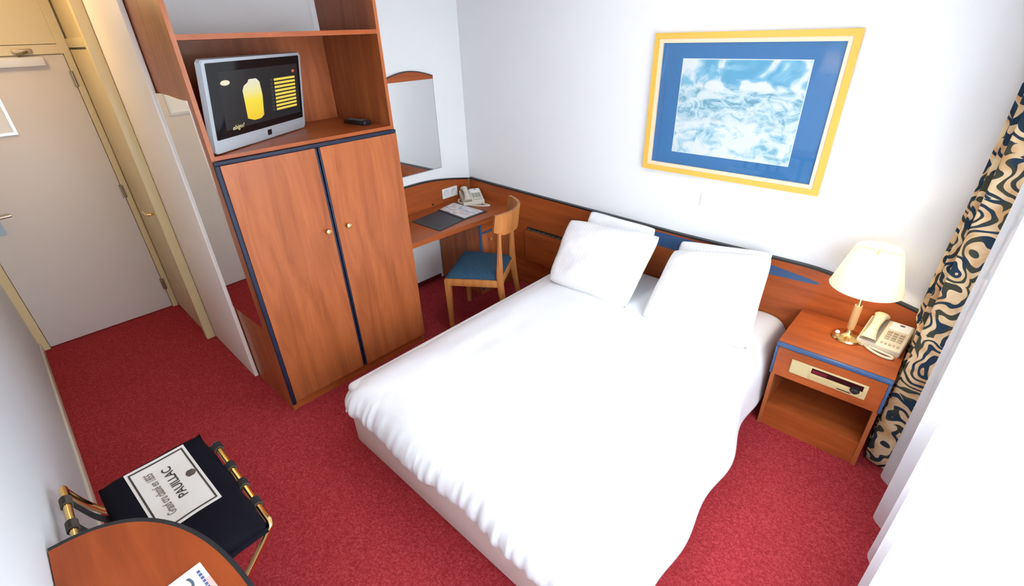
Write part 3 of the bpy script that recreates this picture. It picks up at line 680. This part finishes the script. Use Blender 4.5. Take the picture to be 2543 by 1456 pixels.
# ------------------------------------------------------------------ nightstand
NX0, NX1, NY0, NY1 = 2.932, 3.444, -0.4825, -0.033
t = thing('nightstand', 'cherry wood nightstand with built in radio and open shelf, beside the bed', 'nightstand', (3.19, -0.25, 0))
B('top', W_X, t, NX0, NX1, NY0+0.018, NY1, NZ-0.024, NZ)
bm = new(); box(bm, NX0, NX1, NY0, NY0+0.018, NZ-0.024, NZ-0.0005, bev=0.004); obj('edging', bm, BLUE, t, True)
for a, b in ((NX0+0.008, NX0+0.028), (NX1-0.028, NX1-0.008)): B('side_panel', W_V, t, a, b, NY0+0.012, NY1, 0, NZ-0.024)
B('back_panel', W_X, t, NX0+0.028, NX1-0.028, NY1-0.012, NY1, 0.03, NZ-0.024)
B('shelf', W_X, t, NX0+0.028, NX1-0.028, NY0+0.018, NY1-0.012, 0.125, 0.143)
B('apron', W_X, t, NX0+0.028, NX1-0.028, NY0+0.018, NY0+0.034, 0.0, 0.125)
d = B('drawer_front', W_X, t, NX0+0.014, NX1-0.014, NY0, NY0+0.012, 0.372, NZ-0.025)
B('edging', BLUE, d, NX0, NX0+0.013, NY0-0.002, NY0+0.012, 0.372, NZ-0.025, bev=0.004); B('edging', BLUE, d, NX1-0.013, NX1, NY0-0.002, NY0+0.012, 0.372, NZ-0.025, bev=0.004)
B('drawer_box', W_X, t, NX0+0.03, NX1-0.03, NY0+0.013, NY1-0.02, 0.38, NZ-0.026)
rp_ = thing('radio', '', '', (3.19, NY0, 0.46)); del rp_['label']; del rp_['category']; rp_.parent = t; rp_.matrix_parent_inverse = Matrix.Translation(-WL[t])
rad = mat('beige_radio_panel', (0.56, 0.43, 0.21), 0.45)
bm = new(); box(bm, 3.022, 3.366, NY0-0.006, NY0, 0.42, 0.503, bev=0.002); obj('panel', bm, rad, rp_, True)
bm = new(); box(bm, 3.026, 3.108, NY0-0.008, NY0-0.006, 0.424, 0.499, bev=0.0008); obj('speaker_cover', bm, mat('tan_speaker_cloth', (0.54, 0.44, 0.22), 0.8), rp_)
bm = new(); box(bm, 3.120, 3.348, NY0-0.0075, NY0-0.006, 0.464, 0.494); obj('display', bm, mat('dark_red_display', (0.02, 0.004, 0.005), 0.2), rp_)
bm = new(); box(bm, 3.125, 3.19, NY0-0.0082, NY0-0.0075, 0.469, 0.486); obj('display_window', bm, mat('deep_red_window', (0.14, 0.012, 0.02), 0.25), rp_)
bm = new(); lathe(bm, [(0.021, 0.0), (0.021, -0.004), (0.016, -0.004), (0.0145, -0.016), (0.012, -0.018)], (3.318, NY0-0.0075, 0.458), 22, 'y'); obj('knob', bm, BLACKP, rp_, True)
for (a, b, z) in ((3.118, 3.155, 0.447), (3.16, 3.20, 0.447), (3.205, 3.245, 0.447), (3.25, 3.292, 0.447), (3.118, 3.155, 0.431), (3.16, 3.20, 0.431), (3.205, 3.245, 0.431)):
    bm = new(); box(bm, a, b, NY0-0.0095, NY0-0.006, z, z+0.009, bev=0.001); obj('button', bm, rad, rp_)
bm = new(); box(bm, 3.245, 3.305, NY0-0.0072, NY0-0.006, 0.428, 0.433); obj('button', bm, BLACKP, rp_)

# table lamp
LX, LY = 3.195, -0.205
t = thing('table_lamp', 'lit brass table lamp with cream shade on the nightstand', 'lamp', (LX, LY, NZ))
bm = new(); lathe(bm, [(0.075, NZ), (0.077, NZ+0.006), (0.072, NZ+0.014), (0.045, NZ+0.020), (0.02, NZ+0.026), (0.012, NZ+0.036), (0.010, NZ+0.052)], (LX, LY, 0), 36); obj('base', bm, BRASS, t, True)
bm = new(); lathe(bm, [(0.010, NZ+0.052), (0.017, NZ+0.06), (0.0185, NZ+0.11), (0.0185, NZ+0.19), (0.0165, NZ+0.20)], (LX, LY, 0), 20); obj('column', bm, mat('pale_wood_column', (0.62, 0.34, 0.14), 0.4), t, True)
bm = new(); lathe(bm, [(0.014, NZ+0.20), (0.0075, NZ+0.21), (0.0065, NZ+0.36), (0.0065, NZ+0.40)], (LX, LY, 0), 14); obj('stem', bm, BRASS, t, True)
ZS0, ZS1 = 0.878, 1.092
bm = new(); lathe(bm, [(0.160, ZS0), (0.158, ZS0+0.004), (0.099, ZS1-0.004), (0.098, ZS1), (0.095, ZS1), (0.096, ZS1-0.006), (0.155, ZS0+0.004), (0.157, ZS0)], (LX, LY, 0), 44, cap=False); obj('shade', bm, SHADE, t, True, 50)
bm = new(); lathe(bm, [(0.012, 0.955), (0.02, 0.975), (0.030, 1.0), (0.028, 1.022), (0.012, 1.034)], (LX, LY, 0), 18); obj('bulb', bm, BULB, t, True)
bm = new(); tube(bm, [(LX-0.094, LY, ZS1-0.012), (LX+0.094, LY, ZS1-0.012)], 0.002, 6); tube(bm, [(LX, LY-0.094, ZS1-0.012), (LX, LY+0.094, ZS1-0.012)], 0.002, 6); tube(bm, [(LX, LY, 1.034), (LX, LY, ZS1-0.012)], 0.004, 8); obj('shade_carrier', bm, BRASS, t, True)
bm = new(); lathe(bm, [(0.006, 0.0), (0.011, 0.004), (0.011, 0.010), (0.006, 0.016)], (LX-0.047, LY-0.02, NZ+0.0195), 14); obj('switch', bm, WHITEP, t, True)
light('bedside_lamp_light', 'POINT', (LX, LY, 0.985), BED_W, (1.0, 0.85, 0.60), 0.035)

# ------------------------------------------------------------------ framed picture
t = thing('framed_picture', 'yellow framed blue and white landscape print hanging above the bed', 'picture', (2.32, -0.01, 1.64))
QX0, QX1, QZ0, QZ1 = 1.797, 2.842, 1.240, 2.031
def mitre(name, m, o0, o1, p0, p1, wd, y0, y1, parent):
    bm = new()
    for a, b, c, d in (((o0, p1), (o1, p1), (o1-wd, p1-wd), (o0+wd, p1-wd)), ((o1, p1), (o1, p0), (o1-wd, p0+wd), (o1-wd, p1-wd)),
                       ((o1, p0), (o0, p0), (o0+wd, p0+wd), (o1-wd, p0+wd)), ((o0, p0), (o0, p1), (o0+wd, p1-wd), (o0+wd, p0+wd))):
        prism(bm, [a, b, c, d], 'y', y0, y1)
    return obj(name, bm, m, parent)
fr = mitre('frame', YELF, QX0, QX1, QZ0, QZ1, 0.030, -0.036, -0.004, t)
bm = new()
mitre('inner_slip', PEACH, QX0+0.030, QX1-0.030, QZ0+0.030, QZ1-0.030, 0.022, -0.029, -0.004, t)
B('mount', BLUEMAT, t, QX0+0.051, QX1-0.051, -0.016, -0.010, QZ0+0.051, QZ1-0.051)
def print_m():
    m = mat('blue_white_landscape_print', (0.5, 0.7, 0.8), 0.7)
    v = coords(m, (1, 1, 1), 'Generated'); sp = N(m, 'ShaderNodeSeparateXYZ'); L(m, v, sp.inputs[0])
    n1 = noise_n(m, coords(m, (3.0, 1, 4.5), 'Generated', (0, 0.35, 0)), 2.3, 7.0, 0.68, 1.2)
    r1 = ramp(m, [(0.30, (0.10, 0.20, 0.25)), (0.41, (0.16, 0.38, 0.50)), (0.50, (0.42, 0.62, 0.69)), (0.60, (0.70, 0.77, 0.80)), (0.75, (0.38, 0.54, 0.57))]); L(m, n1.outputs['Fac'], r1.inputs['Fac'])
    n2 = noise_n(m, coords(m, (2.4, 1, 2.6), 'Generated'), 1.5, 3.0, 0.5, 0.6)
    r2 = ramp(m, [(0.44, (0.10, 0.36, 0.55)), (0.52, (0.22, 0.50, 0.65)), (0.58, (0.72, 0.77, 0.80))]); L(m, n2.outputs['Fac'], r2.inputs['Fac'])
    n3 = noise_n(m, coords(m, (3.0, 1, 3.0), 'Generated'), 2.4, 6.0, 0.64, 0.8)
    r3 = ramp(m, [(0.34, (0.17, 0.42, 0.55)), (0.45, (0.46, 0.66, 0.73)), (0.53, (0.72, 0.78, 0.79))]); L(m, n3.outputs['Fac'], r3.inputs['Fac'])
    def step(lo, hi):
        a = N(m, 'ShaderNodeMath', operation='MULTIPLY_ADD'); a.inputs[1].default_value = 0.25; L(m, n2.outputs['Fac'], a.inputs[0]); L(m, sp.outputs[2], a.inputs[2])
        r = N(m, 'ShaderNodeMapRange'); r.inputs[1].default_value = lo; r.inputs[2].default_value = hi; L(m, a.outputs[0], r.inputs[0]); return r.outputs[0]
    a = N(m, 'ShaderNodeMix', data_type='RGBA'); L(m, step(0.84, 0.88), a.inputs[0]); L(m, r1.outputs[0], a.inputs[6]); L(m, r2.outputs[0], a.inputs[7])
    b = N(m, 'ShaderNodeMix', data_type='RGBA'); L(m, step(0.46, 0.54), b.inputs[0]); L(m, r3.outputs[0], b.inputs[6]); L(m, a.outputs[2], b.inputs[7])
    L(m, b.outputs[2], BS(m).inputs['Base Color']); return m
B('print', print_m(), t, 1.984, 2.660, -0.0185, -0.016, 1.372, 1.894)
B('print_edge', mat('white_print_border', (0.8, 0.86, 0.9), 0.6), t, 1.980, 2.664, -0.0175, -0.0165, 1.368, 1.898)
B('glass', PICGLASS, t, QX0+0.051, QX1-0.051, -0.0225, -0.0215, QZ0+0.051, QZ1-0.051)

# wall lamp whose glow shows in the picture glass
SX, SY, SZ = 2.06, FRONT+0.10, 1.68
t = thing('wall_lamp', 'wall lamp with pleated cream shade, reflected in the picture glass', 'lamp', (SX, FRONT, SZ))
bm = new(); lathe(bm, [(0.045, 0.0), (0.045, 0.012), (0.02, 0.018)], (SX, FRONT, SZ-0.08), 20, 'y'); obj('wall_plate', bm, BRASS, t, True)
bm = new(); tube(bm, smooth_path([(SX, FRONT+0.015, SZ-0.08), (SX, FRONT+0.07, SZ-0.13), (SX, SY, SZ-0.11), (SX, SY, SZ-0.04)], 6), 0.007, 8); obj('arm', bm, BRASS, t, True)
bm = new()
grid(bm, lambda u, v: Vector((SX+math.cos(2*math.pi*u)*((0.085-0.03*v)*(1+0.03*math.sin(2*math.pi*u*30))), SY+math.sin(2*math.pi*u)*((0.085-0.03*v)*(1+0.03*math.sin(2*math.pi*u*30))), SZ-0.09+0.2*v)), 120, 6, True)
obj('shade', bm, SHADE, t, True, 180, fixn=False)
bm = new(); lathe(bm, [(0.008, -0.04), (0.022, -0.01), (0.025, 0.012), (0.01, 0.035)], (SX, SY, SZ), 14); obj('bulb', bm, BULB, t, True)
light('wall_lamp_light', 'POINT', (SX, SY, SZ+0.0), SCONCE_W, (1.0, 0.76, 0.45), 0.03)

# ------------------------------------------------------------------ curtains
CZ = 2.5
def cpath(s):            # gathered drape by the corner, s = 0..1
    y = -0.045-0.40*s
    x = 3.475+0.036*math.sin(s*2*math.pi*3.2+0.6)+0.045*s+0.012*math.sin(s*21)
    return x, y
cl = [0.0]; pv = None
for i in range(121):
    q = cpath(i/120)
    if pv: cl.append(cl[-1]+math.dist(pv, q))
    pv = q
def cf(u, v):
    x, y = cpath(u); k = 1.0+0.25*(1-v)
    x = 3.49+(x-3.49)*k+0.010*noise.noise(Vector((u*5, v*4, 0)))
    if v < 0.30: x = max(x, 3.450+0.004*math.sin(u*30))
    return Vector((x, y, 0.012+(CZ-0.012)*v))
bm = new(); grid(bm, cf, 120, 40, uv=lambda u, v: (cl[min(120, int(round(u*120)))], (CZ-0.012)*v))
o = obj('patterned_curtain', bm, CURT, None, True, 180, fixn=False)
md = o.modifiers.new('thickness', 'SOLIDIFY'); md.thickness = 0.004
tag(o, 'gathered beige curtain with navy and olive swirls beside the nightstand', 'curtain')
tips = [(-0.47, 3.545), (-0.80, 3.585), (-0.985, 3.588), (-1.16, 3.622)]
def sx_(s):              # sheer path along y
    y = -0.43-2.72*s
    ph = 0
    T_ = [-0.47, -0.62, -0.80, -0.90, -1.02, -1.13, -1.27]
    base = 3.60+0.02*min(1, (-y-0.43)/0.7)
    a = 0.048
    return base-a*math.cos((-y-0.49)*2*math.pi/0.262)*0.9-0.012*math.sin((-y)*17.0), y
def sf(u, v):
    x, y = sx_(u)
    x = 3.60+(x-3.60)*(1.0-0.25*v)+0.006*noise.noise(Vector((u*14, v*2, 4)))-0.030*v*max(0, 1-u*5)
    y += 0.012*math.sin(u*40+v*3)*(1-v)
    return Vector((x, y, 0.02+(CZ-0.02)*v))
bm = new(); grid(bm, sf, 420, 24)
o = obj('sheer_curtain', bm, SHEER, None, True, 180, fixn=False)
tag(o, 'long white translucent sheer curtain hanging in folds across the window', 'curtain')
t = thing('curtain_rail', 'white curtain rail along the top of the window wall', 'rail', (3.55, -1.6, CZ))
B('rail', WHITEP, t, 3.46, 3.68, FRONT+0.02, -0.01, CZ+0.003, CZ+0.03, bev=0.003)

# ------------------------------------------------------------------ luggage rack and bag
RY, RZ, GY, GZ = -2.772, 0.50, -3.245, 0.67
t = thing('luggage_rack', 'folding brass luggage rack with dark straps against the near wall', 'luggage rack', (1.6, -3.0, 0))
rt = 0.0125
def rpath(P, n=5): return smooth_path(P, n)
XA, XB = 1.295, 1.90
# front rail and its two legs (one bent tube), crossing to the wall side at the floor
bm = new(); tube(bm, rpath([(XA+0.0, -3.16, 0.012), (XA, -2.95, 0.28), (XA, -2.80, 0.455), (XA+0.015, RY, RZ-0.008), (XA+0.06, RY, RZ), (1.6, RY, RZ), (XB-0.06, RY, RZ), (XB-0.015, RY, RZ-0.008), (XB, -2.80, 0.455), (XB, -2.95, 0.28), (XB, -3.16, 0.012)]), rt, 10)
obj('front_frame', bm, BRASS, t, True)
bm = new(); tube(bm, rpath([(XA+0.03, -2.80, 0.012), (XA+0.03, -2.95, 0.23), (XA+0.03, -3.09, 0.425), (XA+0.03, -3.17, 0.455), (XA+0.03, -3.215, 0.53), (XA+0.03, GY, 0.63), (XA+0.045, GY, GZ-0.01), (XA+0.085, GY, GZ), (1.6, GY, GZ), (XB-0.085, GY, GZ), (XB-0.045, GY, GZ-0.01), (XB-0.03, GY, 0.63), (XB-0.03, -3.215, 0.53), (XB-0.03, -3.17, 0.455), (XB-0.03, -3.09, 0.425), (XB-0.03, -2.95, 0.23), (XB-0.03, -2.80, 0.012)]), rt, 10)
obj('rear_frame', bm, BRASS, t, True)
for x in (XA, XB):
    s_ = 1 if x == XA else -1
    bm = new(); tube(bm, [(x-0.018*s_, -2.965, 0.258), (x+0.05*s_, -2.965, 0.258)], 0.006, 8); obj('pivot', bm, STEEL, t, True)
for i, (x, xr) in enumerate(((1.349, 1.435), (1.509, 1.572), (1.64, 1.69), (1.771, 1.80))):
    P = [(x, RY+0.016, RZ-0.012), (x, RY+0.017, RZ+0.006), (x, RY, RZ+0.017), (x, -2.83, 0.497), (x, -2.95, 0.478), (x, -3.08, 0.474), (x, -3.16, 0.49), (x, -3.20, 0.545), (x, GY+0.016, 0.635), (x, GY+0.003, GZ+0.016), (x, GY-0.014, GZ+0.006), (x, GY-0.014, GZ-0.012)]
    bm = new()
    # webbing strip as a swept flat band
    P = [(x+(xr-x)*max(0, min(1, (-2.80-q[1])/0.40)), q[1], q[2]) for q in P]
    Q = rpath(P, 5); rows = []
    for k, p in enumerate(Q):
        tt = (Q[min(k+1, len(Q)-1)]-Q[max(k-1, 0)]).normalized(); nn_ = Vector((1, 0, 0)).cross(tt).normalized()
        rows.append([bm.verts.new(p+Vector((sx*0.020, 0, 0))+nn_*h) for sx, h in ((-1, -0.0015), (1, -0.0015), (1, 0.0015), (-1, 0.0015))])
    for a, b in zip(rows, rows[1:]):
        for k in range(4): bm.faces.new((a[k], a[(k+1) % 4], b[(k+1) % 4], b[k]))
    bm.faces.new(rows[0]); bm.faces.new(rows[-1][::-1])
    st = obj('strap', bm, BLKSTRAP, t, True, 60)
    for (x, yy, zz) in ((x, RY, RZ), (xr, GY, GZ)):
        bm = new(); lathe(bm, [(rt+0.001, -0.021), (rt+0.0055, -0.021), (rt+0.0055, 0.021), (rt+0.001, 0.021)], (x, yy, zz), 16, 'x', cap=False); obj('strap_loop', bm, STRAP, st, True)

t = thing('cloth_bag', 'black cloth bag with a white printed label lying on the luggage rack', 'bag', (1.6, -2.97, 0.51))
def bagz(x, y): return 0.553+0.006*math.sin(x*9+y*5)+0.005*noise.noise(Vector((x*7, y*7, 2)))
corn = [(1.235, -2.802), (1.268, -3.178), (1.925, -3.165), (1.925, -2.782)]
def bil(u, v):
    a, b, c, d = [Vector((p[0], p[1], 0)) for p in corn]
    return a.lerp(b, v).lerp(d.lerp(c, v), u)
def bag_f(sg):
    def f(u, v):
        p = bil(u, v); a, b = 2*u-1, 2*v-1
        e = max(0, (1-abs(a)**7)*(1-abs(b)**7))**0.5
        wob = 0.010*noise.noise(Vector((u*5, v*5, 11))); p.x += wob*(1-e); p.y += wob*(1-e)
        zt = bagz(p.x, p.y); zm = 0.528
        dr = 0.012*max(0, (u-0.85)/0.15)**2
        z = zm+(zt-zm)*e if sg > 0 else zm-0.010*e
        return Vector((p.x, p.y, z-dr))
    return f
bm = new(); grid(bm, bag_f(1), 40, 30); grid(bm, bag_f(-1), 40, 30); bmesh.ops.remove_doubles(bm, verts=bm.verts, dist=1e-5)
obj('body', bm, BAG, t, True, 180)
# lower fold hanging over the end nearest the table
def flap(sg):
    def f(u, v):
        y = -3.155+0.365*v+0.010*noise.noise(Vector((v*4, u*3, 5)))
        x = 1.60+0.345*u+0.030*math.sin(math.pi*v)*u*0
        if v < 0.7: x += 0.045*u*(0.7-v)/0.7
        e = max(0, (1-abs(2*u-1)**6)*(1-abs(2*v-1)**6))**0.5
        return Vector((x, y-0.015*u*(1-v), 0.520-0.02*u*(1-v)+sg*0.0075*e-0.006))
    return f
bm = new(); grid(bm, flap(1), 20, 20); grid(bm, flap(-1), 20, 20); bmesh.ops.remove_doubles(bm, verts=bm.verts, dist=1e-5)
obj('lower_fold', bm, BAG, t, True, 180)
lab = [(1.281, -2.874), (1.299, -3.091), (1.712, -3.063), (1.704, -2.856)]
def labp(u, v):
    a, b, c, d = [Vector((p[0], p[1], 0)) for p in lab]
    p = a.lerp(b, v).lerp(d.lerp(c, v), u); return p
def on(p, h): return Vector((p.x, p.y, bagz(p.x, p.y)+h))
bm = new(); grid(bm, lambda u, v: on(labp(u, v), 0.0012), 30, 20); lb = obj('printed_label', bm, LABELC, t, True, 180)
bm = new()
for (a, b, c, d) in ((0.035, 0.965, 0.045, 0.075), (0.035, 0.965, 0.925, 0.955), (0.035, 0.055, 0.045, 0.955), (0.945, 0.965, 0.045, 0.955)):
    grid(bm, lambda u, v, a=a, b=b, c=c, d=d: on(labp(a+(b-a)*u, c+(d-c)*v), 0.0022), 24, 24 if b-a < 0.5 else 1)
obj('border_line', bm, INK, lb, True, 180)
def bag_text(body, size, fit, v, m, uc=0.5, shear=0.0, name='lettering'):
    bm = text_bm(body, size, fit, shear, 0.0, size*0.018)
    c = labp(uc, v); d1 = (labp(0.2, v)-labp(0.8, v)).normalized(); d2 = (labp(0.5, 1)-labp(0.5, 0)).normalized()
    for q in bm.verts:
        p = c+d1*q.co.x+d2*q.co.y; q.co = on(p, 0.0026)
    obj(name, bm, m, lb)
bag_text('PAUILLAC', 0.046, 0.215, 0.435, INK, 0.445)
bag_text('Grand cru class\u00e9 en 1855', 0.042, 0.285, 0.70, INKG, 0.49, 0.15)
bm = new(); prism(bm, [(0.024*math.cos(k*math.pi/6)*(1.0 if k % 2 else 0.85), 0.018*math.sin(k*math.pi/6)) for k in range(12)], 'z', 0, 0.0004)
for q in bm.verts: q.co = on(labp(0.45, 0.16)+Vector((q.co.x, q.co.y, 0)), 0.0024)
obj('crest', bm, INKG, lb)

# ------------------------------------------------------------------ half round table and magazine
TZ = 0.79
cx, cy, ra, rb = 2.44, FRONT+0.004, 0.678, 0.372
a0 = []
for i in range(61):
    th = math.pi-math.pi*i/60; a0.append((cx+ra*math.copysign(abs(math.cos(th))**0.86, math.cos(th)), cy+rb*abs(math.sin(th))**0.86))
t = thing('half_round_table', 'half round cherry wood table with dark edge against the near wall', 'table', (cx, -3.1, 0))
bm = new(); prism(bm, [(cx+(x-cx)*0.98, cy+(y-cy)*0.968) for x, y in a0], 'z', TZ-0.03, TZ); obj('tabletop', bm, W_T, t)
bm = new(); prism(bm, a0+[(cx+(x-cx)*0.98, cy+(y-cy)*0.968) for x, y in a0[::-1]], 'z', TZ-0.032, TZ+0.0005); obj('edging', bm, mat('dark_table_edging', (0.016, 0.019, 0.024), 0.5, spec=0.3), t)
for x in (2.05, 2.83):
    bm = new(); tube(bm, [(x, -3.13, 0.0), (x, -3.13, TZ-0.03)], 0.022, 14); obj('leg', bm, NAVY, t, True)
t = thing('magazine', 'white magazine with dark title lettering on the half round table', 'magazine', (2.26, -3.06, TZ))
ma, mb, mc = Vector((2.148, -2.988, 0)), Vector((2.26, -2.976, 0)), Vector((2.156, -3.064, 0))
e1 = (mb-ma).normalized(); e2 = Vector((e1.y, -e1.x, 0)); MWd, MHt = 0.20, 0.275
e1 = Vector((0.985, 0.10, 0)).normalized(); e2 = Vector((0.10, -0.985, 0)).normalized()
mo = Vector((2.15, -2.992, TZ))
mm = Matrix((e1, -e2, Vector((0, 0, 1)))).transposed().to_4x4(); mm.translation = mo     # local x along the edge, local y away from the wall
bm = new(); box(bm, 0, MHt, -MWd, 0, 0.0005, 0.006, mx=mm); pg = obj('cover', bm, PAPER, t)
bm = text_bm('JIC', 0.075, 0.11, 0.0, 0.0)
bmesh.ops.transform(bm, matrix=mm @ Matrix.Translation((0.078, -0.052, 0.0064)) @ Matrix.Rotation(math.pi, 4, 'Z'), verts=bm.verts); obj('title', bm, mat('slate_ink', (0.10, 0.13, 0.17), 0.6), pg)
bm = new()
for i in range(6): box(bm, 0.022+i*0.013, 0.032+i*0.013, -0.019, -0.011, 0.006, 0.0063, mx=mm)
o = obj('small_print', bm, mat('blue_ink', (0.10, 0.13, 0.30), 0.6), pg); o['kind'] = 'stuff'
B('cover_picture', mat('pink_cover_photo', (0.78, 0.50, 0.46), 0.5), pg, 0.062, 0.20, -0.012, 0.0, 0.006, 0.0064, mx=mm)
